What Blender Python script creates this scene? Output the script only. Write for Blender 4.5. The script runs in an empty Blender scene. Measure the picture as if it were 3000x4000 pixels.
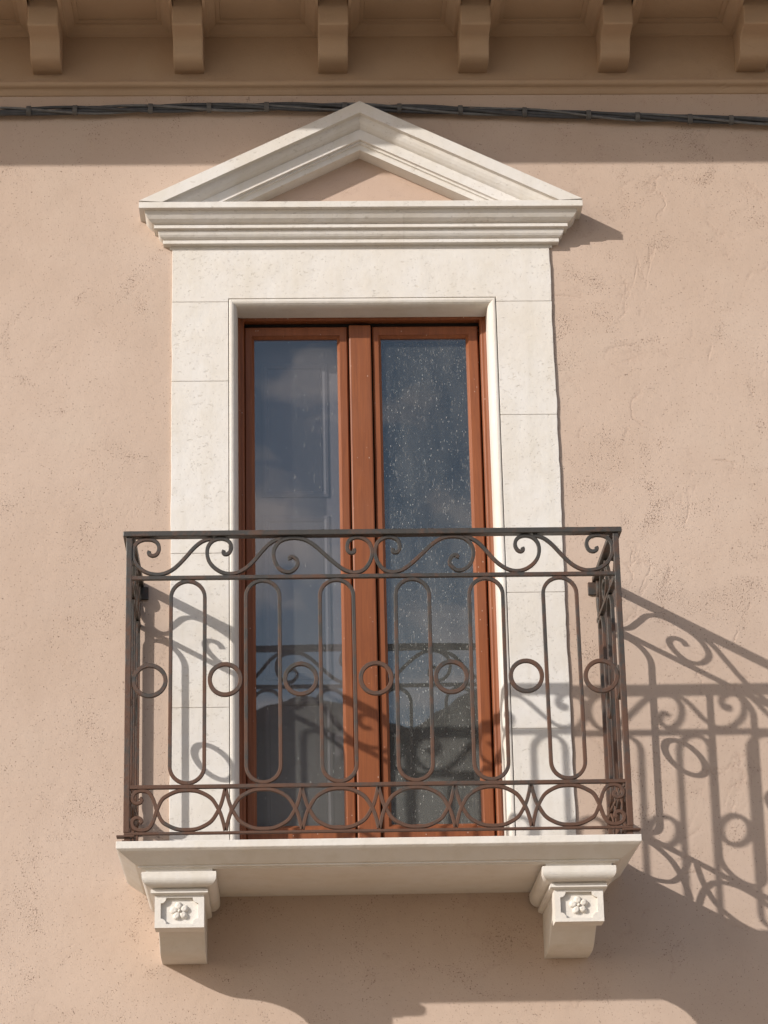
import bpy, bmesh, math, random
from mathutils import Matrix, Vector
random.seed(7)
SC = bpy.context.scene
COL = SC.collection

# ------------------------------------------------------------------ camera
cam_d = bpy.data.cameras.new("camera")
cam_d.sensor_fit = 'VERTICAL'; cam_d.sensor_height = 24.0
cam_d.lens = 24.0 * 5664.6 / 2212.0
cam_d.clip_start = 0.1; cam_d.clip_end = 3000
cam = bpy.data.objects.new("camera", cam_d); COL.objects.link(cam)
Rm = Matrix(((0.99926215, 0.00954692, -0.03720222),
             (-0.03215917, -0.32159171, -0.94633216),
             (-0.02099848, 0.94683031, -0.3210474)))
CX, CY, CZ = -0.352, -10.9, 1.6
# camera basis: columns are the camera's right, up and back axes in the world
basis = Rm
cam.matrix_world = Matrix.Translation((CX, CY, CZ)) @ basis.to_4x4()
SC.camera = cam

# ------------------------------------------------------------------ light
L = Vector((1.35, 1.0, -0.73)).normalized()          # direction the sunlight travels
sun_d = bpy.data.lights.new("sun", 'SUN'); sun_d.energy = 3.95; sun_d.angle = math.radians(0.6)
sun_d.color = (1.0, 0.95, 0.89)
sun = bpy.data.objects.new("sun", sun_d); COL.objects.link(sun)
sun.rotation_euler = L.to_track_quat('-Z', 'Y').to_euler()
elev = math.asin(-L.z)
world = bpy.data.worlds.new("World"); SC.world = world; world.use_nodes = True
wt = world.node_tree; wt.nodes.clear()
def wn(t, **k):
    n = wt.nodes.new(t)
    for a, v in k.items(): setattr(n, a, v)
    return n
sky = wn('ShaderNodeTexSky', sky_type='NISHITA', sun_disc=False)
sky.sun_elevation = elev
sky.sun_rotation = math.atan2(-L.x, -L.y)            # azimuth of the sun, clockwise from +Y
sky.air_density = 1.0; sky.dust_density = 1.2; sky.ozone_density = 1.0
geo = wn('ShaderNodeTexCoord')
mp = wn('ShaderNodeMapping'); mp.inputs['Scale'].default_value = (1.0, 1.0, 2.2)
mp.inputs['Location'].default_value = (0.35, 0.1, 0.62)
wt.links.new(geo.outputs['Generated'], mp.inputs['Vector'])
cn = wn('ShaderNodeTexNoise'); cn.inputs['Scale'].default_value = 9.0; cn.inputs['Detail'].default_value = 7; cn.inputs['Roughness'].default_value = 0.55
wt.links.new(mp.outputs['Vector'], cn.inputs['Vector'])
cr = wn('ShaderNodeValToRGB'); cr.color_ramp.elements[0].position = 0.49; cr.color_ramp.elements[1].position = 0.62
cs = wn('ShaderNodeSeparateXYZ'); wt.links.new(geo.outputs['Generated'], cs.inputs[0])
cb = wn('ShaderNodeMath', operation='MULTIPLY_ADD'); cb.inputs[1].default_value = -1.6; cb.inputs[2].default_value = .49
wt.links.new(cs.outputs[2], cb.inputs[0])                # fewer clouds towards the zenith
cc = wn('ShaderNodeClamp'); cc.inputs['Min'].default_value = -.12; cc.inputs['Max'].default_value = .05; wt.links.new(cb.outputs[0], cc.inputs[0])
ca = wn('ShaderNodeMath', operation='ADD'); wt.links.new(cc.outputs[0], ca.inputs[0]); wt.links.new(cn.outputs['Fac'], ca.inputs[1])
wt.links.new(ca.outputs[0], cr.inputs['Fac'])
cm = wn('ShaderNodeMix', data_type='RGBA'); cm.inputs['B'].default_value = (8.6, 7.9, 8.0, 1)
wt.links.new(cr.outputs['Color'], cm.inputs['Factor']); wt.links.new(sky.outputs['Color'], cm.inputs['A'])
bg = wn('ShaderNodeBackground'); bg.inputs['Strength'].default_value = 0.14
wt.links.new(cm.outputs['Result'], bg.inputs['Color'])
wo = wn('ShaderNodeOutputWorld'); wt.links.new(bg.outputs['Background'], wo.inputs['Surface'])

SC.view_settings.view_transform = 'Standard'; SC.view_settings.look = 'None'
SC.view_settings.gamma = 1.0; SC.view_settings.exposure = 0.14
SC.view_settings.use_curve_mapping = False
SC.cycles.max_bounces = 8; SC.cycles.transparent_max_bounces = 12

# ------------------------------------------------------------------ materials
class NT:
    def __init__(s, name):
        s.m = bpy.data.materials.new(name); s.m.use_nodes = True
        s.t = s.m.node_tree; s.t.nodes.clear()
        s.out = s.n('ShaderNodeOutputMaterial')
        s.pos = s.n('ShaderNodeNewGeometry').outputs['Position']
    def n(s, t, **k):
        x = s.t.nodes.new(t)
        for a, v in k.items(): setattr(x, a, v)
        return x
    def l(s, a, b): s.t.links.new(a, b)
    def vec(s, scale=(1, 1, 1), loc=(0, 0, 0), rot=(0, 0, 0), src=None):
        m = s.n('ShaderNodeMapping'); m.inputs['Scale'].default_value = scale
        m.inputs['Location'].default_value = loc; m.inputs['Rotation'].default_value = rot
        s.l(src or s.pos, m.inputs['Vector']); return m.outputs['Vector']
    def noise(s, scale, detail=4, rough=.55, v=None, dist=0.0):
        x = s.n('ShaderNodeTexNoise'); x.inputs['Scale'].default_value = scale
        x.inputs['Detail'].default_value = detail; x.inputs['Roughness'].default_value = rough
        x.inputs['Distortion'].default_value = dist
        s.l(v or s.pos, x.inputs['Vector']); return x.outputs['Fac']
    def vor(s, scale, v=None, rnd=1.0):
        x = s.n('ShaderNodeTexVoronoi'); x.inputs['Scale'].default_value = scale; x.inputs['Randomness'].default_value = rnd
        s.l(v or s.pos, x.inputs['Vector']); return x.outputs['Distance'], x.outputs['Color']
    def rng(s, v, a, b, c=0., d=1., smooth=False):
        x = s.n('ShaderNodeMapRange'); x.clamp = True
        if smooth: x.interpolation_type = 'SMOOTHSTEP'
        s.l(v, x.inputs[0])
        for i, q in enumerate((a, b, c, d)): x.inputs[i + 1].default_value = q
        return x.outputs[0]
    def math(s, op, a, b=None):
        x = s.n('ShaderNodeMath', operation=op)
        for i, q in enumerate((a, b)):
            if q is None: continue
            if isinstance(q, (int, float)): x.inputs[i].default_value = q
            else: s.l(q, x.inputs[i])
        return x.outputs[0]
    def mix(s, f, a, b):
        x = s.n('ShaderNodeMix', data_type='RGBA')
        for k, q in (('Factor', f), ('A', a), ('B', b)):
            if isinstance(q, (int, float)): x.inputs[k].default_value = q
            elif isinstance(q, tuple): x.inputs[k].default_value = (*q, 1)
            else: s.l(q, x.inputs[k])
        return x.outputs['Result']
    def bump(s, h, strength, dist, normal=None):
        x = s.n('ShaderNodeBump'); x.inputs['Strength'].default_value = strength; x.inputs['Distance'].default_value = dist
        s.l(h, x.inputs['Height'])
        if normal: s.l(normal, x.inputs['Normal'])
        return x.outputs['Normal']
    def bsdf(s, col, rough=.9, normal=None, metal=0., spec=.3, link=True, coat=0.):
        x = s.n('ShaderNodeBsdfPrincipled')
        for k, q in (('Base Color', col), ('Roughness', rough), ('Metallic', metal)):
            if isinstance(q, (int, float)): x.inputs[k].default_value = q
            elif isinstance(q, tuple): x.inputs[k].default_value = (*q, 1)
            else: s.l(q, x.inputs[k])
        x.inputs['Specular IOR Level'].default_value = spec
        x.inputs['Coat Weight'].default_value = coat; x.inputs['Coat Roughness'].default_value = .25
        if normal: s.l(normal, x.inputs['Normal'])
        if link: s.l(x.outputs[0], s.out.inputs['Surface'])
        return x.outputs[0]

def mat_plaster(name, base, patch, pits=1.0):
    t = NT(name)
    big = t.noise(1.1, 5, .6)
    med = t.noise(4.5, 4, .55, v=t.vec((1, 1, .7)))
    c = t.mix(t.rng(big, .38, .64), base, patch)
    dk = tuple(q * .88 for q in base)
    c = t.mix(t.math('MULTIPLY', t.rng(med, .54, .76), .28), c, dk)
    lt = tuple(min(1, q * k) for q, k in zip(base, (1.07, 1.12, 1.15)))
    c = t.mix(t.math('MULTIPLY', t.rng(t.noise(2.3, 3, .5, v=t.vec(loc=(5, 3, 9))), .56, .72), .6), c, lt)
    # pitted clusters left by the float: arcs and patches
    cl = t.noise(3.6, 6, .62, v=t.vec((1, 1, 1), (3, 7, 1)), dist=.8)
    w = t.n('ShaderNodeTexNoise'); w.inputs['Scale'].default_value = 2.0; w.inputs['Detail'].default_value = 2
    t.l(t.vec(loc=(11, 2, 5)), w.inputs['Vector'])
    ridge = t.math('ABSOLUTE', t.math('SUBTRACT', t.noise(1.7, 3, .5, v=t.vec(loc=(2, 9, 4)), dist=1.6), .5))
    ring = t.rng(ridge, .0, .055, 1, 0)
    brk = t.rng(t.noise(6, 3, .6, v=t.vec(loc=(8, 1, 1))), .5, .62)
    xs_ = t.n('ShaderNodeSeparateXYZ'); t.l(t.pos, xs_.inputs[0])
    side = t.rng(xs_.outputs[0], -2.2, 2.2, -.035, .020)      # the right side of the wall was floated rougher
    dens = t.math('MAXIMUM', t.rng(t.math('ADD', cl, side), .545, .75, .02, .55), t.math('MULTIPLY', t.math('MULTIPLY', ring, brk), .34))
    grain0 = t.noise(90, 3, .6, v=t.vec(loc=(1, 1, 5)))
    n1 = t.noise(135, 2, .5); n2 = t.noise(75, 2, .5, v=t.vec((1, 1, .75), (9, 9, 9)))
    dot = t.math('MAXIMUM', t.rng(t.math('SUBTRACT', n1, t.rng(dens, 0, .62, .675, .545)), 0, .03),
                 t.rng(t.math('SUBTRACT', n2, t.rng(dens, 0, .62, .735, .605)), 0, .03))
    dot = t.math('MULTIPLY', dot, pits)
    c = t.mix(t.math('MULTIPLY', dot, .62), c, tuple(q * f for q, f in zip(base, (.36, .30, .28))))
    scuff = t.math('MULTIPLY', t.math('MULTIPLY', t.rng(t.math('ABSOLUTE', t.math('SUBTRACT', t.noise(2.6, 3, .55, v=t.vec((1, 1, .9), (6, 2, 1)), dist=.9), .5)), .0, .030, 1, 0),
                     t.rng(t.noise(5.5, 3, .6, v=t.vec(loc=(2, 4, 8))), .50, .60)), t.rng(xs_.outputs[0], -1.2, 1.6, .25, 1))
    c = t.mix(t.math('MULTIPLY', t.math('MULTIPLY', scuff, t.rng(grain0, .42, .62)), .34 * pits), c, (base[0] * .62, base[1] * .52, base[2] * .50))
    # reddish rough halo where the pits cluster
    c = t.mix(t.math('MULTIPLY', t.rng(dens, .12, .6), .09 * pits), c, (base[0] * .86, base[1] * .72, base[2] * .68))
    grain = t.noise(170, 3, .6)
    gs = t.math('MULTIPLY', t.math('SUBTRACT', grain, .5), t.rng(dens, .05, .5, 0.25, 1.9))
    h = t.math('ADD', t.math('MULTIPLY', gs, .9), t.math('MULTIPLY', dot, -1.0))
    h = t.math('ADD', h, t.math('MULTIPLY', t.math('MULTIPLY', scuff, grain0), -1.1))
    h = t.math('ADD', h, t.math('MULTIPLY', t.noise(26, 3, .55), .55))
    h = t.math('ADD', h, t.math('MULTIPLY', t.noise(4, 2, .5), 1.6))
    nrm = t.bump(h, .75, .0035)
    t.bsdf(c, .93, nrm, spec=.15)
    return t.m

def mat_stone(name, base, pits=1.0, vary=1.0):
    t = NT(name)
    f = t.noise(3.0, 5, .6)
    c = t.mix(t.rng(f, .36, .66), base, tuple(q * k for q, k in zip(base, (.95, .92, .87))))
    c = t.mix(t.math('MULTIPLY', t.rng(t.noise(14, 4, .6, v=t.vec(loc=(4, 4, 4))), .5, .75), .35 * vary), c, tuple(q * k for q, k in zip(base, (.86, .82, .75))))
    c = t.mix(t.math('MULTIPLY', t.rng(t.noise(7, 4, .6, v=t.vec((2.2, 2.2, .22), (3, 1, 8))), .50, .74), .30), c, (base[0] * .80, base[1] * .76, base[2] * .66))
    dens = t.rng(t.noise(5, 4, .6, v=t.vec(loc=(1, 6, 2))), .42, .70, 0, 1)
    n1 = t.noise(110, 2, .5, v=t.vec((.8, 1, 1.1), rot=(0, .5, 0))); n2 = t.noise(52, 2, .5, v=t.vec((.6, 1, 1.3), (3, 3, 3), (0, .6, 0)))
    dot = t.math('MAXIMUM', t.rng(t.math('SUBTRACT', n1, t.rng(dens, 0, 1, .70, .625)), 0, .02), t.rng(t.math('SUBTRACT', n2, t.rng(dens, 0, 1, .725, .655)), 0, .02))
    dot = t.math('MULTIPLY', dot, pits)
    c = t.mix(t.math('MULTIPLY', dot, .26), c, (base[0] * .48, base[1] * .42, base[2] * .34))
    h = t.math('ADD', t.math('MULTIPLY', dot, -1.2), t.math('MULTIPLY', t.noise(60, 4, .65), .9))
    h = t.math('ADD', h, t.math('MULTIPLY', t.noise(12, 2, .5), 2.2))
    t.bsdf(c, .82, t.bump(h, .5, .0025), spec=.25)
    return t.m

def mat_wood():
    t = NT('varnished_wood')
    g = t.noise(9, 6, .65, v=t.vec((6, 6, .35)), dist=.6)
    fine = t.noise(60, 4, .6, v=t.vec((5, 5, .12)))
    c = t.mix(t.rng(g, .3, .7), (.265, .085, .029), (.180, .054, .020))
    c = t.mix(t.math('MULTIPLY', t.rng(fine, .45, .7), .35), c, (.13, .040, .018))
    # dusty scuffs and splashes
    d1, c1 = t.vor(95, v=t.vec((1, 1, .6)))
    sep = t.n('ShaderNodeSeparateColor'); t.l(c1, sep.inputs[0])
    dens = t.rng(t.noise(5, 3, .6, v=t.vec(loc=(3, 1, 7))), .48, .72, .015, .22)
    dot = t.math('MULTIPLY', t.math('LESS_THAN', d1, t.rng(sep.outputs[1], 0, 1, .10, .24)), t.math('LESS_THAN', sep.outputs[0], dens))
    c = t.mix(t.math('MULTIPLY', dot, .6), c, (.62, .50, .42))
    dust = t.rng(t.noise(2.2, 5, .62, v=t.vec((1.6, 1, 1), (3, 3, 2))), .45, .75)
    c = t.mix(t.math('MULTIPLY', dust, .06), c, (.42, .27, .20))
    t.bsdf(c, t.rng(g, .3, .7, .40, .55), t.bump(fine, .10, .001), spec=.32)
    return t.m

def mat_iron():
    t = NT('rusty_wrought_iron')
    f = t.noise(7, 6, .65); f2 = t.noise(38, 5, .65, v=t.vec(loc=(3, 3, 3)))
    sepz = t.n('ShaderNodeSeparateXYZ'); t.l(t.pos, sepz.inputs[0])
    low = t.rng(sepz.outputs[2], 4.95, 3.75, -.03, .11)       # the lower bars have rusted more
    r = t.rng(t.math('ADD', t.math('ADD', t.math('MULTIPLY', f, .62), t.math('MULTIPLY', f2, .38)), low), .46, .60)
    c = t.mix(r, (.052, .046, .039), (.100, .047, .027))
    c = t.mix(t.math('MULTIPLY', t.rng(f2, .56, .72), .5), c, (.045, .032, .026))
    t.bsdf(c, t.rng(r, 0, 1, .42, .72), t.bump(t.math('ADD', t.noise(260, 3, .6), t.math('MULTIPLY', f2, 2.0)), .5, .0015), metal=.15, spec=.55)
    return t.m

def mat_glass():
    t = NT('dusty_window_glass')
    tr = t.n('ShaderNodeBsdfTransparent'); tr.inputs['Color'].default_value = (.80, .84, .84, 1)
    gl = t.n('ShaderNodeBsdfGlossy'); gl.inputs['Color'].default_value = (1, .98, .98, 1); gl.inputs['Roughness'].default_value = .012
    warp = t.noise(2.2, 2, .5)
    t.l(t.bump(warp, .25, .004), gl.inputs['Normal'])
    lw = t.n('ShaderNodeLayerWeight'); lw.inputs['Blend'].default_value = .5
    mx = t.n('ShaderNodeMixShader'); t.l(t.math('ADD', t.math('MULTIPLY', t.math('POWER', lw.outputs[1], 4.0), .8), .068), mx.inputs[0])
    t.l(tr.outputs[0], mx.inputs[1]); t.l(gl.outputs[0], mx.inputs[2])
    # dried rain drops, runs and a film of dust; the right pane is the dirtier
    sx = t.n('ShaderNodeSeparateXYZ'); t.l(t.pos, sx.inputs[0])
    dirty = t.rng(sx.outputs[0], -.05, .08, .16, 1.0)
    low = t.rng(sx.outputs[2], 5.4, 4.0, 0, 1)
    wv = t.n('ShaderNodeTexNoise'); wv.inputs['Scale'].default_value = 60; wv.inputs['Detail'].default_value = 2
    t.l(t.pos, wv.inputs['Vector'])
    ws = t.n('ShaderNodeVectorMath', operation='SCALE'); ws.inputs['Scale'].default_value = .007
    t.l(wv.outputs['Color'], ws.inputs[0])
    wa = t.n('ShaderNodeVectorMath', operation='ADD'); t.l(ws.outputs[0], wa.inputs[0]); t.l(t.pos, wa.inputs[1])
    def spots(scale, stretch, rot, lo, hi, loc, a, b):
        d, c = t.vor(scale, v=t.vec((1, 1, stretch), loc, (0, rot, 0), src=wa.outputs[0]))
        sp = t.n('ShaderNodeSeparateColor'); t.l(c, sp.inputs[0])
        dens = t.math('MULTIPLY', t.rng(t.noise(7, 3, .6, v=t.vec((1.6, 1, .5), loc)), .36, .66, lo, hi), dirty)
        return t.math('MULTIPLY', t.math('LESS_THAN', d, t.rng(sp.outputs[1], 0, 1, a, b)), t.math('LESS_THAN', sp.outputs[0], dens))
    s1 = spots(95, .34, .25, .22, .95, (1, 2, 3), .05, .15)
    s2 = spots(80, .36, -.35, .06, .5, (4, 1, 2), .06, .18)
    s3 = spots(150, .38, .12, 0.2, .8, (7, 5, 3), .12, .28)
    s4 = spots(170, .12, .06, .05, .8, (2, 8, 5), .10, .26)
    sp = t.math('MAXIMUM', t.math('MULTIPLY', s4, .20), t.math('MULTIPLY', s1, .6))
    sp = t.math('MAXIMUM', t.math('MAXIMUM', sp, t.math('MULTIPLY', s2, .46)), t.math('MULTIPLY', s3, .13))
    film = t.rng(t.noise(4, 5, .65, v=t.vec((3, 1, .7))), .3, .8, .0, .055)
    film = t.math('ADD', t.math('MULTIPLY', film, dirty), t.math('ADD', t.math('MULTIPLY', low, .065), .010))
    fac = t.math('MINIMUM', t.math('ADD', sp, film), .9)
    df = t.n('ShaderNodeBsdfDiffuse'); df.inputs['Color'].default_value = (.62, .60, .56, 1)
    m2 = t.n('ShaderNodeMixShader'); t.l(fac, m2.inputs[0]); t.l(mx.outputs[0], m2.inputs[1]); t.l(df.outputs[0], m2.inputs[2])
    t.l(m2.outputs[0], t.out.inputs['Surface'])
    return t.m

def mat_flat(name, col, rough=.8, var=.15, scale=4, bump=.3, spec=.3):
    t = NT(name)
    c = t.mix(t.rng(t.noise(scale, 5, .6), .3, .7), col, tuple(q * (1 - var) for q in col))
    t.bsdf(c, rough, t.bump(t.noise(scale * 12, 3, .6), bump, .003), spec=spec)
    return t.m

def mat_paving():
    t = NT('street_paving')
    b = t.n('ShaderNodeTexBrick'); b.inputs['Scale'].default_value = 1.6
    b.inputs['Color1'].default_value = (.39, .305, .205, 1); b.inputs['Color2'].default_value = (.34, .265, .18, 1)
    b.inputs['Mortar'].default_value = (.14, .12, .10, 1); b.inputs['Mortar Size'].default_value = .012
    t.l(t.pos, b.inputs['Vector'])
    c = t.mix(t.math('MULTIPLY', t.rng(t.noise(.8, 5, .6), .4, .7), .35), b.outputs['Color'], (.30, .25, .19))
    t.bsdf(c, .85, t.bump(t.noise(30, 3, .6), .3, .004))
    return t.m

def mat_roof():
    t = NT('clay_roof_tiles')
    w = t.n('ShaderNodeTexWave', wave_type='BANDS', bands_direction='X'); w.inputs['Scale'].default_value = 1.6
    t.l(t.pos, w.inputs['Vector'])
    c = t.mix(t.rng(t.noise(3, 5, .65), .35, .7), (.16, .085, .055), (.09, .065, .05))
    t.bsdf(c, .9, t.bump(w.outputs['Fac'], .8, .05))
    return t.m

M = dict(
    plaster=mat_plaster('pink_plaster', (.482, .366, .289), (.520, .405, .328)),
    eave=mat_plaster('ochre_eave_plaster', (.455, .325, .222), (.49, .355, .245), pits=.12),
    tymp=mat_plaster('smooth_tympanum_plaster', (.500, .372, .295), (.53, .40, .32), pits=.15),
    stone=mat_stone('pale_limestone', (.680, .650, .612)),
    smooth=mat_stone('smooth_pale_limestone', (.685, .650, .605), pits=.25, vary=.4),
    wood=mat_wood(), iron=mat_iron(), glass=mat_glass(),
    shutter=mat_flat('grey_painted_shutter', (.25, .185, .20), .6, .12, 5, .1),
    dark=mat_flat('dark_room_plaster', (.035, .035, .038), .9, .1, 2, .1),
    gap=mat_flat('dark_gap_shade', (.012, .009, .008), .9, .1, 8, .1),  # near-black colour stands in for the shade inside the gaps
    cable=mat_flat('black_cable_sheath', (.165, .165, .165), .6, .4, 25, .3, .4),
    cable_dark=mat_flat('dark_cable_sheath', (.07, .072, .078), .6, .3, 25, .3, .4),
    clip=mat_flat('grey_cable_clip', (.13, .125, .12), .6, .3, 30, .2),
    paving=mat_paving(), roof=mat_roof(),
    render=mat_flat('grey_house_render', (.16, .145, .13), .9, .2, 1.2, .4),
)

# ------------------------------------------------------------------ helpers
def empty(name, loc, label, cat, group=None):
    o = bpy.data.objects.new(name, None); COL.objects.link(o)
    o.location = loc; o['label'] = label; o['category'] = cat; o.empty_display_size = .2
    if group: o['group'] = group
    return o
def wloc(o):
    v = Vector(o.location)
    while o.parent: o = o.parent; v = v + Vector(o.location)
    return v
def obj(name, vf, mat, parent=None, bevel=0., smooth=False, label=None, seg=2, ang=30):
    """link one mesh object; vf = (verts, faces) in world coordinates"""
    V, F = vf
    off = wloc(parent) if parent else Vector((0, 0, 0))
    me = bpy.data.meshes.new(name)
    me.from_pydata([tuple(Vector(v) - off) for v in V], [], F)
    bm = bmesh.new(); bm.from_mesh(me)
    bmesh.ops.recalc_face_normals(bm, faces=bm.faces); bm.to_mesh(me); bm.free()
    me.materials.append(M[mat])
    o = bpy.data.objects.new(name, me); COL.objects.link(o)
    if parent: o.parent = parent
    if smooth:
        for p in me.polygons: p.use_smooth = True
    if bevel:
        b = o.modifiers.new('bevel', 'BEVEL'); b.width = bevel; b.segments = seg
        b.limit_method = 'ANGLE'; b.angle_limit = math.radians(ang); b.harden_normals = False
    if label: o['label'] = label
    return o
class MB:
    def __init__(s): s.V = []; s.F = []
    def add(s, vf):
        n = len(s.V); s.V += list(vf[0]); s.F += [tuple(i + n for i in f) for f in vf[1]]; return s
    def get(s): return s.V, s.F
def box(x0, x1, y0, y1, z0, z1):
    V = [(x, y, z) for x in (x0, x1) for y in (y0, y1) for z in (z0, z1)]
    return V, [(0, 1, 3, 2), (4, 6, 7, 5), (0, 4, 5, 1), (2, 3, 7, 6), (0, 2, 6, 4), (1, 5, 7, 3)]
def prism(poly, a, b, to):
    """extrude a closed 2-D polygon between a and b; to(u, v, w) -> point"""
    n = len(poly)
    V = [to(u, v, a) for u, v in poly] + [to(u, v, b) for u, v in poly]
    F = [tuple(range(n)), tuple(range(2 * n - 1, n - 1, -1))] + [(i, (i + 1) % n, n + (i + 1) % n, n + i) for i in range(n)]
    return V, F
def loft(rows, closed_u=False, caps=False):
    """grid of rows of points -> quads"""
    V = [p for r in rows for p in r]; m = len(rows[0]); F = []
    for i in range(len(rows) - 1):
        for j in range(m if closed_u else m - 1):
            k = (j + 1) % m
            F.append((i * m + j, i * m + k, (i + 1) * m + k, (i + 1) * m + j))
    if caps:
        F.append(tuple(range(m))); F.append(tuple((len(rows) - 1) * m + j for j in range(m)))
    return V, F
def mould(profile, hw, cx, yback=.05):
    """horizontal moulding returned at both ends: profile of (depth, z), closed at the back; ends mitred"""
    rows = []
    for d, z in profile:
        rows.append([(cx - hw - d, yback, z), (cx - hw - d, -d, z), (cx + hw + d, -d, z), (cx + hw + d, yback, z)])
    V, F = loft(rows)
    m = 4; n = len(rows)
    F.append(tuple(range(4))); F.append(tuple((n - 1) * m + j for j in range(4)))       # top and bottom
    F.append(tuple(i * m for i in range(n)) + tuple(i * m + 3 for i in reversed(range(n))))   # back
    return V, F
def catmull(P, step=6):
    out = []
    n = len(P)
    for i in range(n - 1):
        p0 = P[max(i - 1, 0)]; p1 = P[i]; p2 = P[i + 1]; p3 = P[min(i + 2, n - 1)]
        for k in range(step):
            t = k / step
            out.append(tuple(.5 * (2 * b + (c - a) * t + (2 * a - 5 * b + 4 * c - d) * t * t + (-a + 3 * b - 3 * c + d) * t ** 3)
                             for a, b, c, d in zip(p0, p1, p2, p3)))
    out.append(P[-1]); return out
def ribbon(P, w, dep, to, closed=False, c=.0022):
    """bar of w x dep mm section swept along a planar curve; to(u, v, n)"""
    n = len(P); rows = []
    prof = [(-w / 2 + c, -dep / 2), (w / 2 - c, -dep / 2), (w / 2, -dep / 2 + c), (w / 2, dep / 2 - c),
            (w / 2 - c, dep / 2), (-w / 2 + c, dep / 2), (-w / 2, dep / 2 - c), (-w / 2, -dep / 2 + c)]
    for i in range(n):
        if closed: a, b = P[(i - 1) % n], P[(i + 1) % n]
        else: a, b = P[max(i - 1, 0)], P[min(i + 1, n - 1)]
        tx, tz = b[0] - a[0], b[1] - a[1]; q = math.hypot(tx, tz) or 1
        nx, nz = -tz / q, tx / q
        rows.append([to(P[i][0] + nx * s, P[i][1] + nz * s, d) for s, d in prof])
    if closed: rows.append(rows[0])
    V, F = loft(rows, closed_u=True, caps=not closed)
    if closed:
        m = 8; last = (len(rows) - 1) * m
        F = [tuple((i - last) if i >= last else i for i in f) for f in F]; V = V[:last]
    return V, F
def ribbon_taper(P, w, dep, to):
    n = len(P); rows = []
    for i in range(n):
        a, b = P[max(i - 1, 0)], P[min(i + 1, n - 1)]
        tx, tz = b[0] - a[0], b[1] - a[1]; q = math.hypot(tx, tz) or 1
        nx, nz = -tz / q, tx / q
        rows.append([to(P[i][0] + nx * s * w / 2, P[i][1] + nz * s * w / 2, d * dep / 2) for s, d in ((-.8, -1), (.8, -1), (1, -.7), (1, .7), (.8, 1), (-.8, 1), (-1, .7), (-1, -.7))])
    return loft(rows, True, True)
def tube(P, r, n=8):
    rows = []
    for i in range(len(P)):
        a = Vector(P[max(i - 1, 0)]); b = Vector(P[min(i + 1, len(P) - 1)]); t = (b - a).normalized()
        u = t.cross(Vector((0, 1, 0))).normalized(); v = t.cross(u)
        rows.append([tuple(Vector(P[i]) + (u * math.cos(q) + v * math.sin(q)) * r) for q in [2 * math.pi * k / n for k in range(n)]])
    return loft(rows, True, True)
def arc(cx, cz, r, a0, a1, n): return [(cx + r * math.cos(math.radians(a0 + (a1 - a0) * i / n)), cz + r * math.sin(math.radians(a0 + (a1 - a0) * i / n))) for i in range(n + 1)]

XZ = lambda u, v, w: (u, w, v)        # polygon in x,z extruded along y
YZ = lambda u, v, w: (w, u, v)        # polygon in y,z extruded along x
XY = lambda u, v, w: (u, v, w)        # polygon in x,y extruded along z

# ------------------------------------------------------------------ ground and street
def ground():
    V = [(-400, -400, 0), (400, -400, 0), (400, 400, 0), (-400, 400, 0)]
    o = obj('street', (V, [(0, 1, 2, 3)]), 'paving'); o['kind'] = 'structure'
ground()

# ------------------------------------------------------------------ the house front
house = empty('house', (0, 0, 0), 'pink plastered house front with a bracketed eave along its top', 'house')
HX = 6.0
OPX, OPZ0, OPZ1 = .72, 3.62, 6.42
def wall():
    m = MB(); y0, y1 = 0.0, .32
    for (x0, x1, z0, z1) in ((-HX, -OPX, 0, 7.72), (OPX, HX, 0, 7.72), (-OPX, OPX, 0, OPZ0), (-OPX, OPX, OPZ1, 7.72)):
        pass
    # one sheet with a hole, with thickness
    xs = [-HX, -OPX, OPX, HX]; zs = [-.2, OPZ0, OPZ1, 7.71]
    V = []; idx = {}
    for y in (y0, y1):
        for i, x in enumerate(xs):
            for j, z in enumerate(zs):
                idx[(y, i, j)] = len(V); V.append((x, y, z))
    F = []
    for i in range(3):
        for j in range(3):
            if i == 1 and j == 1: continue
            for y in (y0, y1):
                if i == 1 and j == 2 and y == y0: continue
                F.append((idx[(y, i, j)], idx[(y, i + 1, j)], idx[(y, i + 1, j + 1)], idx[(y, i, j + 1)]))
    # over the window the sheet leaves a gable-shaped niche for the pediment
    n0 = len(V)
    V += [(-OPX, 0, 6.74), (OPX, 0, 6.74), (-.635, 0, 6.74), (.635, 0, 6.74), (0, 0, 7.052), (0, 0, 7.71)]
    a_, b_, c_, d_ = idx[(y0, 1, 2)], idx[(y0, 2, 2)], idx[(y0, 2, 3)], idx[(y0, 1, 3)]
    F += [(a_, b_, n0 + 1, n0 + 3, n0 + 2, n0), (n0, n0 + 2, n0 + 4, n0 + 5, d_), (n0 + 3, n0 + 1, c_, n0 + 5, n0 + 4)]
    def side(a, b): F.append((idx[(y0, *a)], idx[(y0, *b)], idx[(y1, *b)], idx[(y1, *a)]))
    for i in range(3): side((i, 0), (i + 1, 0)); side((i, 3), (i + 1, 3)); side((0, i), (0, i + 1)); side((3, i), (3, i + 1))
    side((1, 1), (2, 1)); side((1, 2), (2, 2)); side((1, 1), (1, 2)); side((2, 1), (2, 2))
    return V, F
obj('wall', wall(), 'plaster', house)
# room behind the window
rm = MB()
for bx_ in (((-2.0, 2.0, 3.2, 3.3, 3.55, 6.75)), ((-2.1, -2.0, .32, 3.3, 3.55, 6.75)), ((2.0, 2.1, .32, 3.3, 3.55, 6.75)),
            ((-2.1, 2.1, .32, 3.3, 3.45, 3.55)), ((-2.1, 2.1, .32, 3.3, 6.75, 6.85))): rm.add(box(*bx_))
obj('room', rm.get(), 'dark', house)

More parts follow.
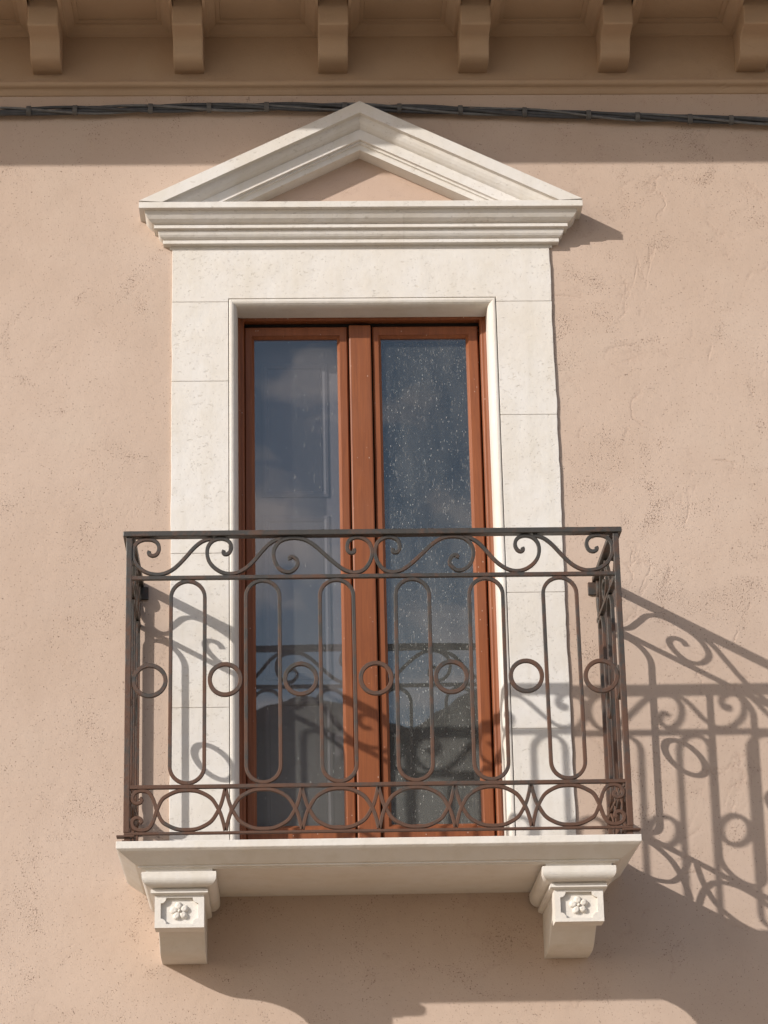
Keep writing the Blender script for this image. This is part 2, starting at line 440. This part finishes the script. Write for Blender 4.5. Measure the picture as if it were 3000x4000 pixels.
# eave: crown band, soffit, fascia, roof
ED = .97
def along(profile, x0=-HX, x1=HX): return prism([(-d, z) for d, z in profile], x0, x1, YZ)
obj('eave_moulding', along([(-.03, 7.404), (.036, 7.402), (.046, 7.397), (.051, 7.389), (.051, 7.380), (.046, 7.373), (.038, 7.369), (.028, 7.366),
                             (.020, 7.360), (.014, 7.351), (.006, 7.341), (-.03, 7.337)]), 'eave', house, bevel=.003)
sof = MB()
sof.add(prism([(.30, 7.70), (-ED + .06, 7.70), (-ED + .06, 7.695), (-ED, 7.695), (-ED, 7.93), (-ED - .05, 7.96), (-ED - .05, 8.02), (.30, 8.02)], -HX, HX, YZ))
obj('soffit', sof.get(), 'eave', house)
rf = MB(); rf.add(prism([(-ED - .16, 8.02), (-ED - .16, 8.06), (4.5, 9.6), (4.5, 9.5), (.4, 8.03)], -HX - .1, HX + .1, YZ))
obj('roof', rf.get(), 'roof', house)
fz_ = MB(); fz_.add(box(-HX, HX, -.005, .01, 7.395, 7.705)); obj('frieze', fz_.get(), 'eave', house)
BX = [-1.437 - .654, -1.437, -.783, -.117, .534, 1.187, 1.835, 1.835 + .654]
# bracket: side profile in (depth, z)
bp = [(.30, 7.700), (.30, 7.549), (.294, 7.545)] + catmull([(.235, 7.546), (.205, 7.543), (.183, 7.533), (.169, 7.515), (.161, 7.494), (.152, 7.474), (.134, 7.460), (.105, 7.453), (.07, 7.452)], 3) + [(-.02, 7.452), (-.02, 7.700)]
brs = []
for i, x in enumerate(BX):
    o = obj('eave_bracket', prism([(-d, z) for d, z in bp], x - .069, x + .069, YZ), 'eave', house, bevel=.006, ang=50)
    brs.append(o)
# crown moulding framing each coffer between brackets
cprof = [(0, 7.640), (.014, 7.642), (.018, 7.652), (.028, 7.662), (.046, 7.672), (.056, 7.680), (.058, 7.690), (.075, 7.692), (.078, 7.699)]
def coffer(x0, x1):
    rows = []
    for d, z in cprof:
        rows.append([(x0 + d, -.62 , z), (x0 + d, -d, z), (x1 - d, -d, z), (x1 - d, -.62, z)])
    V, F = loft(rows); return V, F
edges = [(BX[i] + .069, BX[i + 1] - .069) for i in range(len(BX) - 1)]
for x0, x1 in edges:
    obj('coffer_moulding', coffer(x0, x1), 'eave', house, smooth=False)

# ------------------------------------------------------------------ stone door surround
sur = empty('door_surround', (0, 0, 3.70), 'pale limestone frame of blocks around the tall window', 'door surround')
def rough_edge(x, z0, z1, amp, sign, n=22, seed=0):
    r = random.Random(seed); out = []
    w = 0
    for i in range(n + 1):
        w = w * .6 + r.uniform(-amp, amp)
        out.append((x + (w if 0 < i < n else 0), z0 + (z1 - z0) * i / n))
    return out
SD = .012
OHW = .857; GHW = .604; GZ = 6.316; TOPZ = 6.560
def jamb(side, z0, z1, seed):
    pts = rough_edge(side * OHW, z0, z1, .0016 if side < 0 else .0022, side, max(6, int((z1 - z0) / .035)), seed)
    poly = pts + [(side * GHW, z1), (side * GHW, z0)]
    return prism(poly, -SD, .14, XZ)
g = .0007
jl = [3.70, 4.42, 5.112, 5.917, 6.300]; jr = [3.70, 4.31, 4.919, 5.746, 6.294]
for k in range(4):
    obj('jamb_block', jamb(-1, jl[k] + g, jl[k + 1] - g, 10 + k), 'stone', sur, bevel=.0022)
for k in range(4):
    obj('jamb_block', jamb(1, jr[k] + g, jr[k + 1] - g, 20 + k), 'stone', sur, bevel=.0022)
rt = rough_edge(OHW - .002, 6.294 + g, TOPZ, .002, 1, 8, 5)
lint = [(-OHW, 6.300 + g), (-GHW, 6.300 + g), (-GHW, GZ), (GHW, GZ), (GHW, 6.294 + g)] + rt + [(-OHW, TOPZ)]
obj('lintel_block', prism(lint, -SD, .14, XZ), 'stone', sur, bevel=.0022)
# rounded inner moulding and reveal, swept round the opening: (inset, y)
bead = [(.0030, .10), (.0030, -.010), (.005, -.0145), (.010, -.016), (.017, -.0155), (.024, -.012), (.031, -.004), (.036, .006), (.039, .018), (.040, .030), (.040, .30), (-.10, .30)]
def sweep_open(prof, hw, zt, z0):
    rows = [[(-hw + i, y, z0) for i, y in prof], [(-hw + i, y, zt - i) for i, y in prof], [(hw - i, y, zt - i) for i, y in prof], [(hw - i, y, z0) for i, y in prof]]
    return loft(rows)
obj('inner_moulding', sweep_open(bead, GHW, GZ, 3.70), 'smooth', sur, bevel=0)
# dark joint bed behind the blocks
obj('mortar', (lambda a: a)(MB().add(box(-.85, -.606, -.0075, .13, 3.70, 6.55)).add(box(.606, .85, -.0075, .13, 3.70, 6.55)).add(box(-.605, .605, -.0075, .13, 6.317, 6.55)).get()), 'smooth', sur)

# ------------------------------------------------------------------ pediment
ped = empty('pediment', (0, 0, 6.56), 'triangular carved limestone pediment over the window, its peak reaching the cables', 'pediment')
def ovolo(d0, z0, d1, z1, n=6):
    out = []
    for i in range(n + 1):
        a = math.pi / 2 * i / n
        out.append((d1 + (d0 - d1) * math.cos(a), z0 + (z1 - z0) * math.sin(a)))
    return out
def belly(d, z, l, s=-1):
    out = [(d, z)]
    for a in (20, 35, 50, 65):
        d -= l * math.sin(math.radians(a)); z += s * l * math.cos(math.radians(a)); out.append((d, z))
    return out
cor = [(.145, 6.733), (.145, 6.704), (.122, 6.702)] + belly(.122, 6.7005, .0184) + \
      [(.080, 6.648), (.080, 6.633), (.062, 6.631)] + belly(.062, 6.6195, .0102) + [(.041, 6.590), (.041, 6.574), (.012, 6.572), (.012, 6.558)]
CH = .857
# two lengths of cornice meet right of the middle
def mould_cut(profile, hw, x0, x1, ret0, ret1, yback=.02):
    rows = []
    for d, z in profile:
        r = []
        r += [(-hw - d, yback, z), (-hw - d, -d, z)] if ret0 else [(x0, yback, z), (x0, -d, z)]
        r += [(hw + d, -d, z), (hw + d, yback, z)] if ret1 else [(x1, -d, z), (x1, yback, z)]
        rows.append(r)
    V, F = loft(rows); n = len(rows)
    F.append(tuple(range(4))); F.append(tuple((n - 1) * 4 + j for j in range(4)))
    F.append(tuple(i * 4 for i in range(n)) + tuple(i * 4 + 3 for i in reversed(range(n))))
    if not ret0: F.append(tuple(i * 4 for i in range(n)) + tuple(i * 4 + 1 for i in reversed(range(n))))
    if not ret1: F.append(tuple(i * 4 + 2 for i in range(n)) + tuple(i * 4 + 3 for i in reversed(range(n))))
    return V, F
obj('cornice_block', mould_cut(cor, CH, 0, .1920, True, False), 'stone', ped, bevel=.0015)
obj('cornice_block', mould_cut(cor, CH, .1926, 0, False, True), 'stone', ped, bevel=.0015)
# raking cornice: (depth, drop below the top edge measured vertically)
AZ = 7.236; ZB = 6.7335; slope = (AZ - 6.741) / 1.0
rk = [(-.055, -.0), (.145, 0), (.145, .058), (.124, .060)] + belly(.122, .0605, .0178, 1) + [(.079, .1105), (.078, .160),
      (.062, .162), (.062, .172), (.052, .174), (.050, .178), (.046, .199), (-.055, .200)]
def raking(side):
    rows = []
    for d, t in rk:
        za = AZ - t; xb = (za - ZB) / slope
        xb = min(xb, 1.002)
        rows.append([(0, -d, za), (side * xb, -d, max(ZB, za - xb * slope))])
    V, F = loft(rows); n = len(rows)
    F.append(tuple(i * 2 for i in range(n))); F.append(tuple(i * 2 + 1 for i in range(n)))
    F.append((0, 1, 2 * n - 1, 2 * n - 2))
    return V, F
obj('raking_cornice', raking(-1), 'stone', ped)
obj('raking_cornice', raking(1), 'stone', ped)
ty = [(-.68, 6.725), (.68, 6.725), (0, 7.068)]
obj('tympanum', prism(ty, .040, .06, XZ), 'tymp', ped)

# ------------------------------------------------------------------ french door
door = empty('french_window', (0, .16, 3.70), 'reddish brown wooden double window with tall dusty panes behind the railing', 'window')
def frame_poly(x0, x1, z0, z1, prof):
    """rectangular frame swept with mitred corners; prof = list of (inset, y)"""
    rows = []
    for cxx, czz, sx_, sz_ in ((x0, z0, 1, 1), (x0, z1, 1, -1), (x1, z1, -1, -1), (x1, z0, -1, 1)):
        rows.append([(cxx + sx_ * i, y, czz + sz_ * i) for i, y in prof])
    rows.append(rows[0]); m = len(prof)
    V, F = loft(rows, closed_u=True)
    last = 4 * m
    return V[:last], [tuple(i - last if i >= last else i for i in f) for f in F]
obj('window_frame', frame_poly(-.572, .572, 3.702, 6.300, [(0, .115), (.012, .115), (.017, .122), (.030, .122), (.036, .129), (.036, .200), (0, .200)]), 'wood', door, bevel=.003)
obj('gap_shade_strip', MB().add(box(-.545, -.535, .168, .196, 3.73, 6.268)).add(box(.535, .545, .168, .196, 3.73, 6.268)).add(box(-.55, .55, .168, .196, 6.245, 6.268)).add(box(-.075, .055, .170, .196, 3.73, 6.26)).get(), 'gap', door)  # dark strips added behind the leaf gaps, their shade painted as colour
def leaf(x0, x1, gx0, gx1, name='window_leaf'):
    z0, z1 = 3.775, 6.245; gz0, gz1 = 3.940, 6.190
    # stiles and rails with an inner chamfer that holds the glass
    def ring(a, y): x_0, x_1, z_0, z_1 = a; return [(x_0, y, z_0), (x_0, y, z_1), (x_1, y, z_1), (x_1, y, z_0)]
    o = (x0, x1, z0, z1); gbd = .012
    i1 = (gx0 - gbd, gx1 + gbd, gz0 - gbd, gz1 + gbd); i2 = (gx0, gx1, gz0, gz1)
    o2 = (x0 + .006, x1 - .006, z0 + .005, z1 - .005)
    rows = [ring(o, .205), ring(o, .160), ring(o2, .153), ring(i1, .153), ring(i1, .157), ring(i2, .172), ring(i2, .205), ring(o, .205)]
    V = [p for r in rows for p in r]; F = []
    for k in range(len(rows) - 1):
        for j in range(4): F.append((k * 4 + j, k * 4 + (j + 1) % 4, (k + 1) * 4 + (j + 1) % 4, (k + 1) * 4 + j))
    lf = obj(name, (V, F), 'wood', door)
    obj('glass_pane', box(gx0 - .004, gx1 + .004, .1775, .1815, gz0 - .004, gz1 + .004), 'glass', lf)
    return lf
leaf(-.536, -.066, -.491, -.114)
leaf(.046, .530, .086, .474)
obj('mullion', box(-.060, .040, .138, .172, 3.775, 6.247), 'wood', door, bevel=.0065, seg=2)
obj('threshold', box(-.572, .572, .09, .25, 3.66, 3.76), 'smooth', door, bevel=.003)
# grey folding shutter behind the left pane
sh = MB()
sh.add(box(-.535, -.085, .292, .318, 3.80, 6.24))
shut = obj('inner_shutter', sh.get(), 'shutter', door, label='grey inner shutter closed behind the left pane')
for (za, zb) in ((5.47, 6.12), (4.62, 5.38), (3.9, 4.53)):
    obj('shutter_panel', frame_poly(-.46, -.16, za, zb, [(0, .2925), (0, .284), (.012, .280), (.024, .284), (.030, .2925)]), 'shutter', shut)

# ------------------------------------------------------------------ balcony
BXC = .006
BXC = .003
bal = empty('balcony', (BXC, 0, 3.33), 'pale stone balcony slab on two carved corbels under the window', 'balcony')
SDP = .713; SHW = 1.036 - SDP
slab = [(SDP, 3.702), (SDP, 3.674), (SDP - .010, 3.665), (.640, 3.621), (.631, 3.621), (.631, 3.613), (.616, 3.612), (.616, 3.608)]
def slab_mesh():
    rows = [[(BXC - SHW - d, .05, z), (BXC - SHW - d, -d, z), (BXC + SHW + d, -d, z), (BXC + SHW + d, .05, z)] for d, z in slab]
    V, F = loft(rows); n = len(rows)
    F.append(tuple(range(4))); F.append(tuple((n - 1) * 4 + j for j in range(4)))
    return V, F
obj('slab', slab_mesh(), 'smooth', bal, bevel=.002)
def corbel(cx):
    # body and block: side profile extruded
    body = [(.545, 3.389), (.463, 3.388), (.458, 3.390), (.445, 3.400), (.427, 3.411), (.402, 3.417), (.371, 3.415), (.335, 3.406), (.299, 3.392), (.257, 3.369), (.226, 3.351), (.205, 3.343),
            (.19, 3.339), (.165, 3.334), (.13, 3.331), (.06, 3.330), (-.03, 3.329), (-.03, 3.56), (.545, 3.56)]
    c = obj('corbel', prism([(-d, z) for d, z in body], cx - .0925, cx + .0925, YZ), 'smooth', bal, bevel=.003)
    # block with its sunk panel
    x0, x1 = cx - .0975, cx + .0975; z0, z1 = 3.385, 3.517; yf = -.562
    pw, ph, r_, nn = .074, .052, .022, 6
    hole = []
    for sx_, sz_, a0 in ((1, 1, 270), (-1, 1, 0), (-1, -1, 90), (1, -1, 180)):
        ccx, ccz = cx + sx_ * pw, 3.452 + sz_ * ph
        a = arc(ccx, ccz, r_, {(1, 1): 270, (-1, 1): 0, (-1, -1): 90, (1, -1): 180}[(sx_, sz_)], {(1, 1): 180, (-1, 1): -90, (-1, -1): 0, (1, -1): 90}[(sx_, sz_)], nn)
        hole += a
    # outline ring -> hole ring with matched points
    m_ = len(hole); outer = []
    for (hx, hz) in hole:
        dx, dz = hx - cx, hz - 3.451
        k = min(.0975 / abs(dx) if dx else 9, .066 / abs(dz) if dz else 9)
        outer.append((cx + dx * k, 3.451 + dz * k))
    # push the four nearest-diagonal samples to the true corners
    for qx, qz in ((x1, z1), (x0, z1), (x0, z0), (x1, z0)):
        i = min(range(m_), key=lambda j: (outer[j][0] - qx) ** 2 + (outer[j][1] - qz) ** 2); outer[i] = (qx, qz)
    rows = [[(x, -.462, z) for x, z in outer], [(x, yf, z) for x, z in outer], [(x, yf, z) for x, z in hole], [(x, yf + .018, z) for x, z in hole]]
    V, F = loft(rows, closed_u=True); F.append(tuple(3 * m_ + j for j in range(m_)))
    obj('corbel_block', (V, F), 'smooth', c)
    # mouldings
    def cap(prof, name, bv):
        rows = [[(cx - w, -.02, z), (cx - w, -d, z), (cx + w, -d, z), (cx + w, -.02, z)] for w, d, z in prof]
        V, F = loft(rows); n = len(rows); F.append(tuple(range(4))); F.append(tuple((n - 1) * 4 + j for j in range(4)))
        obj(name, (V, F), 'smooth', c, bevel=bv)
    ov = [(.147 - (1 - math.cos(a)) * .036, .628 - (1 - math.cos(a)) * .036, 3.577 - math.sin(a) * .036) for a in [math.pi / 2 * i / 8 for i in range(9)]]
    cap([(.132, .612, 3.612), (.132, .612, 3.597), (.145, .626, 3.596), (.147, .628, 3.594)] + ov + [(.106, .574, 3.540), (.105, .573, 3.534)], 'corbel_cap', 0)
    cap([(.104, .570, 3.536), (.112, .581, 3.534), (.113, .582, 3.532), (.113, .582, 3.520), (.110, .578, 3.518), (.099, .566, 3.513)], 'fillet', 0)
    # five-petalled flower
    fl = MB(); fz = 3.452; yb = yf + .018
    def dome(px, pz, rx, rz, rot, h, yb_, n=12, k=4, dish=0.):
        rows = []
        for i in range(k + 1):
            a = math.pi / 2 * i / k; rr = math.cos(a) if i < k else .02; hh = math.sin(a) * h
            if dish: hh = h * math.sin(min(1, 1.6 * (1 - rr)) * math.pi / 2) - dish * max(0, (.6 - rr)) / .6
            ring = []
            for j in range(n):
                q = 2 * math.pi * j / n; u, v = rx * rr * math.cos(q), rz * rr * math.sin(q)
                ring.append((px + u * math.cos(rot) - v * math.sin(rot), yb_ - hh, pz + u * math.sin(rot) + v * math.cos(rot)))
            rows.append(ring)
        V, F = loft(rows, closed_u=True); F.append(tuple(k * n + j for j in range(n)))
        return V, F
    for p in range(5):
        a = math.radians(90 + 72 * p + 8)
        fl.add(dome(cx + .0215 * math.cos(a), fz + .0205 * math.sin(a), .0185, .0165, a, .019, yb, dish=.006))
    fl.add(dome(cx, fz, .0085, .0085, 0, .023, yb))
    obj('carved_flower', fl.get(), 'smooth', c, smooth=True)
    return c
corbel(BXC - .7925); corbel(BXC + .7925)

# ------------------------------------------------------------------ balcony railing
rail = empty('balcony_railing', (.003, -.345, 3.70), 'rusty brown wrought iron railing with scrolls, long loops and rings round the balcony', 'railing')
RX, RY = .003, -.687
HWR = .997       # half width to the middle of the side panels
front = lambda u, v, n: (u, RY + n, v)
def side_map(s): return lambda u, v, n: (RX + s * (HWR - .001) + n, -u, v)       # u = distance out from the wall
BW, BD = .0152, .016
Z4, Z3, Z2, ZT = 3.735, 3.9215, 4.789, 4.968
# handrail: a flat bar bent round three sides
def handrail():
    hwo, hwi = 1.022, .975; yo, yi = -.708, -.661
    z0, z1 = ZT - .005, ZT + .018
    outer = [(RX - hwo, .0), (RX - hwo, yo), (RX + hwo, yo), (RX + hwo, 0)]
    inner = [(RX - hwi, 0), (RX - hwi, yi), (RX + hwi, yi), (RX + hwi, 0)]
    return prism(outer + inner[::-1], z0, z1, XY)
obj('handrail', handrail(), 'iron', rail, bevel=.003)
def flat(z, w_out, w_in, th, ext=0.0, name='rail_bar'):
    outer = [(RX - HWR - w_out, 0), (RX - HWR - w_out, RY - w_out), (RX + HWR + w_out, RY - w_out), (RX + HWR + w_out, 0)]
    inner = [(RX - HWR + w_in, 0), (RX - HWR + w_in, RY + w_in), (RX + HWR - w_in, RY + w_in), (RX + HWR - w_in, 0)]
    return obj(name, prism(outer + inner[::-1], z - th / 2, z + th / 2, XY), 'iron', rail, bevel=.0015)
flat(Z2, .0105, .0105, .0155); flat(Z3, .0105, .0105, .0155); flat(Z4, .010, .010, .010, name='bottom_bar')
# foot plates under the corners
for s in (-1, 1):
    obj('foot_plate', box(RX + s * 1.000 - .036, RX + s * 1.000 + .036, RY - .012, RY + .030, Z4 - .013, Z4 - .0052), 'iron', rail, bevel=.002)
    obj('foot_plate', box(RX + s * 1.000 - .020, RX + s * 1.000 + .020, -.60, -.02, Z4 - .013, Z4 - .0052), 'iron', rail, bevel=.002)
    for yy in (RY + .012, -.35, -.03):
        obj('foot', box(RX + s * .994 - .012, RX + s * .994 + .012, yy - .012, yy + .012, 3.700, Z4 - .0132), 'iron', rail)
for s in (-1, 1):
    obj('post', box(RX + s * HWR - .0118, RX + s * HWR + .0118, RY - .0118, RY + .0118, Z4 + .0052, ZT - .0052), 'iron', rail, bevel=.002)
    obj('post', box(RX + s * HWR - .0095, RX + s * HWR + .0095, -.045, -.026, Z4 + .0052, ZT - .0052), 'iron', rail, bevel=.002)
    obj('wall_plate', box(RX + s * .979 - .024, RX + s * .979 + .024, -.012, .004, 4.905, 4.962), 'iron', rail, bevel=.002)

def slot(c, z0, z1, w):
    r = w / 2; P = arc(c, z1 - r, r, 0, 180, 18) + arc(c, z0 + r, r, 180, 360, 18)
    # extra points on the straights so shading stays even
    return P
PITCH = .3035
def wob(P, c, cz, a, du, dz, sc=1.0):
    ca, sa = math.cos(a), math.sin(a)
    return [(c + du + ((x - c) * ca - (z - cz) * sa) * sc, cz + dz + ((x - c) * sa + (z - cz) * ca) * sc) for x, z in P]
RW = random.Random(3)
def add_slot(c, to): obj('long_loop', ribbon(wob(slot(c, Z3 + .0072 + BW / 2, Z2 - .0072 - BW / 2, .152 - BW), c, 4.355, RW.uniform(-.005, .005), RW.uniform(-.002, .002), 0), BW, BD, to, closed=True), 'iron', rail)
def add_ring(c, to):
    EC = RW.uniform(-.0015, .0015)
    obj('ring', ribbon(wob([(c + (.0632 + EC * math.cos(4 * math.pi * i / 32)) * math.cos(2 * math.pi * i / 32), 4.358 + .0632 * math.sin(2 * math.pi * i / 32)) for i in range(32)], c, 4.358, RW.uniform(-.3, .3), 0, RW.uniform(-.004, .003)), BW + .002, BD, to, closed=True), 'iron', rail)
def add_curve(name, P, to, w=BW, dep=BD): obj(name, ribbon(catmull(P, 5), w, dep, to), 'iron', rail)
for i in range(6): add_slot(RX + (i - 2.5) * PITCH, front)
for i in range(7): add_ring(RX + (i - 3) * PITCH, front)

A = [(-.913, 4.905), (-.916, 4.896), (-.909, 4.888), (-.897, 4.885), (-.882, 4.893), (-.874, 4.914), (-.879, 4.936), (-.897, 4.951), (-.926, 4.955), (-.955, 4.947), (-.974, 4.926), (-.9795, 4.896), (-.972, 4.862), (-.952, 4.833), (-.92, 4.812), (-.882, 4.8045), (-.85, 4.809), (-.82, 4.824), (-.793, 4.847), (-.764, 4.879), (-.737, 4.911), (-.709, 4.937), (-.682, 4.951), (-.655, 4.9555)]
B = [(-.609, 4.905), (-.612, 4.895), (-.603, 4.888), (-.589, 4.894), (-.580, 4.913), (-.583, 4.934), (-.598, 4.950), (-.624, 4.9555), (-.652, 4.948), (-.672, 4.926), (-.678, 4.896), (-.671, 4.862), (-.650, 4.833), (-.617, 4.811), (-.582, 4.8045), (-.550, 4.811), (-.520, 4.828), (-.49, 4.856), (-.462, 4.890), (-.433, 4.923), (-.402, 4.945), (-.371, 4.955)]
C = [(-.340, 4.862), (-.341, 4.872), (-.328, 4.875), (-.311, 4.859), (-.311, 4.835), (-.337, 4.811), (-.368, 4.814), (-.394, 4.838), (-.407, 4.876), (-.402, 4.913), (-.378, 4.943), (-.336, 4.9555), (-.285, 4.950), (-.243, 4.926), (-.199, 4.885), (-.155, 4.844), (-.115, 4.815), (-.072, 4.8045), (-.036, 4.819), (-.012, 4.854), (-.004, 4.892), (-.014, 4.930), (-.040, 4.951), (-.070, 4.9555), (-.098, 4.941), (-.106, 4.912), (-.098, 4.893), (-.084, 4.889), (-.076, 4.897), (-.079, 4.906)]
for P in (A, B, C):
    add_curve('scroll', [(x + .001, z) for x, z in P], front)
    add_curve('scroll', [(2 * RX - x - .001, z) for x, z in P], front)
# lower frieze: crossing arcs
ZC = (Z3 + Z4) / 2; HH = (Z3 - Z4) / 2 - .0060 - BW / 2
def arc_half(c, sgn, left_end, right_end):
    """arc over (sgn=1) or under the lens at c, carried on past the crossings"""
    mid = [(-.100, .52), (-.075, .76), (-.040, .95), (0, 1.0), (.040, .95), (.075, .76), (.100, .52)]
    P = []
    if left_end == 'star': P += [(-.150, -1.04), (-.1425, -.62), (-.133, -.22), (-.121, .10)]
    P += mid
    if right_end == 'star': P += [(.121, .10), (.133, -.22), (.1425, -.62), (.150, -1.04)]
    return [(c + x, ZC + sgn * z * HH) for x, z in P]
curl = [(-.872, .0), (-.880, -.33), (-.890, -.66), (-.907, -.93), (-.934, -1.0), (-.958, -.90), (-.969, -.66), (-.964, -.45), (-.950, -.36), (-.936, -.42), (-.932, -.55), (-.939, -.64)]
for i in range(6):
    c = RX + (i - 2.5) * PITCH
    for sgn in (1, -1):
        if i == 0:
            P = arc_half(c, sgn, None, 'star'); cc = [(x - .003 + RX * 0, ZC + sgn * z * HH) for x, z in curl][::-1]
            P = cc + P
        elif i == 5:
            P = arc_half(c, sgn, 'star', None); cc = [(2 * RX - x + .003, ZC + sgn * z * HH) for x, z in curl]
            P = P + cc
        else: P = arc_half(c, sgn, 'star', 'star')
        add_curve('lens_scroll', P, front, BW - .0005, BD + .0008 * sgn)

# side panels: u runs out from the wall
for s in (-1, 1):
    to = side_map(s)
    U1 = -RY - .012                   # inner face of the corner post
    for c in (.094, .412): add_slot(c, to)
    for c in (.253, .571): add_ring(c, to)
    add_curve('scroll', [(.030, 4.914), (.024, 4.898), (.036, 4.888), (.050, 4.898), (.057, 4.922), (.046, 4.947), (.026, 4.954), (.008, 4.934), (.002, 4.895), (.008, 4.855), (.030, 4.820), (.064, 4.8055), (.098, 4.826),
                         (.128, 4.875), (.158, 4.925), (.200, 4.952), (.256, 4.9545), (.318, 4.938), (.350, 4.889), (.328, 4.834), (.283, 4.8065), (.243, 4.822), (.224, 4.852), (.237, 4.881), (.266, 4.889), (.281, 4.873)], to)
    add_curve('scroll', [(.325, 4.9545), (.365, 4.937), (.408, 4.893), (.460, 4.842), (.52, 4.8075), (.585, 4.8055), (.640, 4.838), (.668, 4.890), (.655, 4.936), (.615, 4.9545), (.575, 4.938), (.562, 4.903), (.580, 4.884), (.598, 4.896)], to)
    for k in range(2):
        c = (.412, .094)[k]
        for sgn in (1, -1):
            if k == 0:
                P = [(x + (.008 if x < c else 0), z) for x, z in arc_half(c, sgn, 'star', None)] + [(c + .113 + (-.872 - x) * -1.0 * -1.0 + .0, ZC + sgn * z * HH) for x, z in curl]
                P = P[:-len(curl)] + [(c + .117 + abs(x + .872) * 1.25, z) for (x, _), (_, z) in zip(curl, P[-len(curl):])]
            else: P = [(x, z) for x, z in arc_half(c, sgn, None, 'star')]
            add_curve('lens_scroll', P, to, BW - .0005, BD + .0008 * sgn)

# ------------------------------------------------------------------ cables under the eave
cab = empty('cable_bundle', (0, -.04, 7.24), 'twisted grey cable bundle clipped to the wall under the eave', 'cables')
path = [(-2.6, 7.232), (-1.9, 7.243), (-1.223, 7.252), (-.8, 7.261), (-.3, 7.265), (0, 7.260), (.48, 7.243), (.8, 7.230), (1.122, 7.212), (1.5, 7.195), (1.892, 7.180), (2.6, 7.16)]
def pz(x):
    for (a, za), (b, zb) in zip(path, path[1:]):
        if a <= x <= b: return za + (zb - za) * (x - a) / (b - a)
    return path[-1][1]
N = 150
for k, (rr, ro, ph, tw) in enumerate(((.0080, .013, 0, 5.2), (.0070, .014, 1.6, 5.2), (.0075, .013, 3.1, 5.2), (.0060, .015, 4.7, 5.2), (.0095, .004, 2.0, 3.0))):
    P = []
    for i in range(N + 1):
        x = -2.6 + 5.2 * i / N; a = ph + x * tw + .5 * math.sin(x * 2.3 + k)
        P.append((x, -.036 + ro * .9 * math.cos(a) * .8, pz(x) + ro * 1.15 * math.sin(a) + .0012 * math.sin(x * 6 + k * 2)))
    obj('cable', tube(P, rr, 8), 'cable' if k % 2 else 'cable_dark', cab, smooth=True)
P = [(-2.6 + 5.2 * i / 60, -.028, pz(-2.6 + 5.2 * i / 60) + .020 + .003 * math.sin(i * .9)) for i in range(61)]
obj('carrier_wire', tube(P, .003, 6), 'cable', cab, smooth=True)
def disp2x(u): return (u - 777) * (1.223 / 577.0) + .003
for u in (60, 160, 323, 450, 575, 745, 864, 997, 1137, 1277, 1384, 1499, 1589):
    x = disp2x(u); z = pz(x); w = .011
    ring = [(x - w, -.036 + 0.022 * math.cos(q), z + .0245 * math.sin(q)) for q in [2 * math.pi * i / 12 for i in range(12)]]
    ring2 = [(x + w, a[1], a[2]) for a in ring]
    m = MB(); m.add(loft([ring, ring2], closed_u=True)); 
    m.V += []; m.F.append(tuple(range(12))); m.F.append(tuple(range(12, 24)))
    m2 = MB().add(m.get()).add(box(x - .006, x + .006, -.006, .001, z + .012, z + .036))
    obj('cable_clip', m.get(), 'clip', cab, bevel=.002)

# ------------------------------------------------------------------ houses across the street (seen in the panes)
def gable_house(name, x0, x1, y0, y1, ze, zr, label):
    h = empty(name, ((x0 + x1) / 2, y1, 0), label, 'house')
    xm = (x0 + x1) / 2
    obj('wall', prism([(x0, -.1), (x1, -.1), (x1, ze), (xm, zr), (x0, ze)], y0, y1, XZ), 'render', h)
    ov = .35
    def slope_(s):
        xa = x0 - ov if s < 0 else x1 + ov; dz = (zr - ze) / (xm - x0) * ov
        return prism([(xm, zr + .02), (xa, ze - dz + .02), (xa, ze - dz + .16), (xm, zr + .18)], y0 - ov, y1 + ov, XZ)
    obj('roof', slope_(-1), 'roof', h); obj('roof', slope_(1), 'roof', h)
gable_house('opposite_house', -3.0, 2.6, -26, -16.2, 7.75, 8.55, 'dark low gabled house across the street, mirrored in the left pane')
gable_house('opposite_house', 0.2, 6.4, -30, -27.2, 10.2, 12.0, 'taller dark gabled house across the street, mirrored in the right pane')
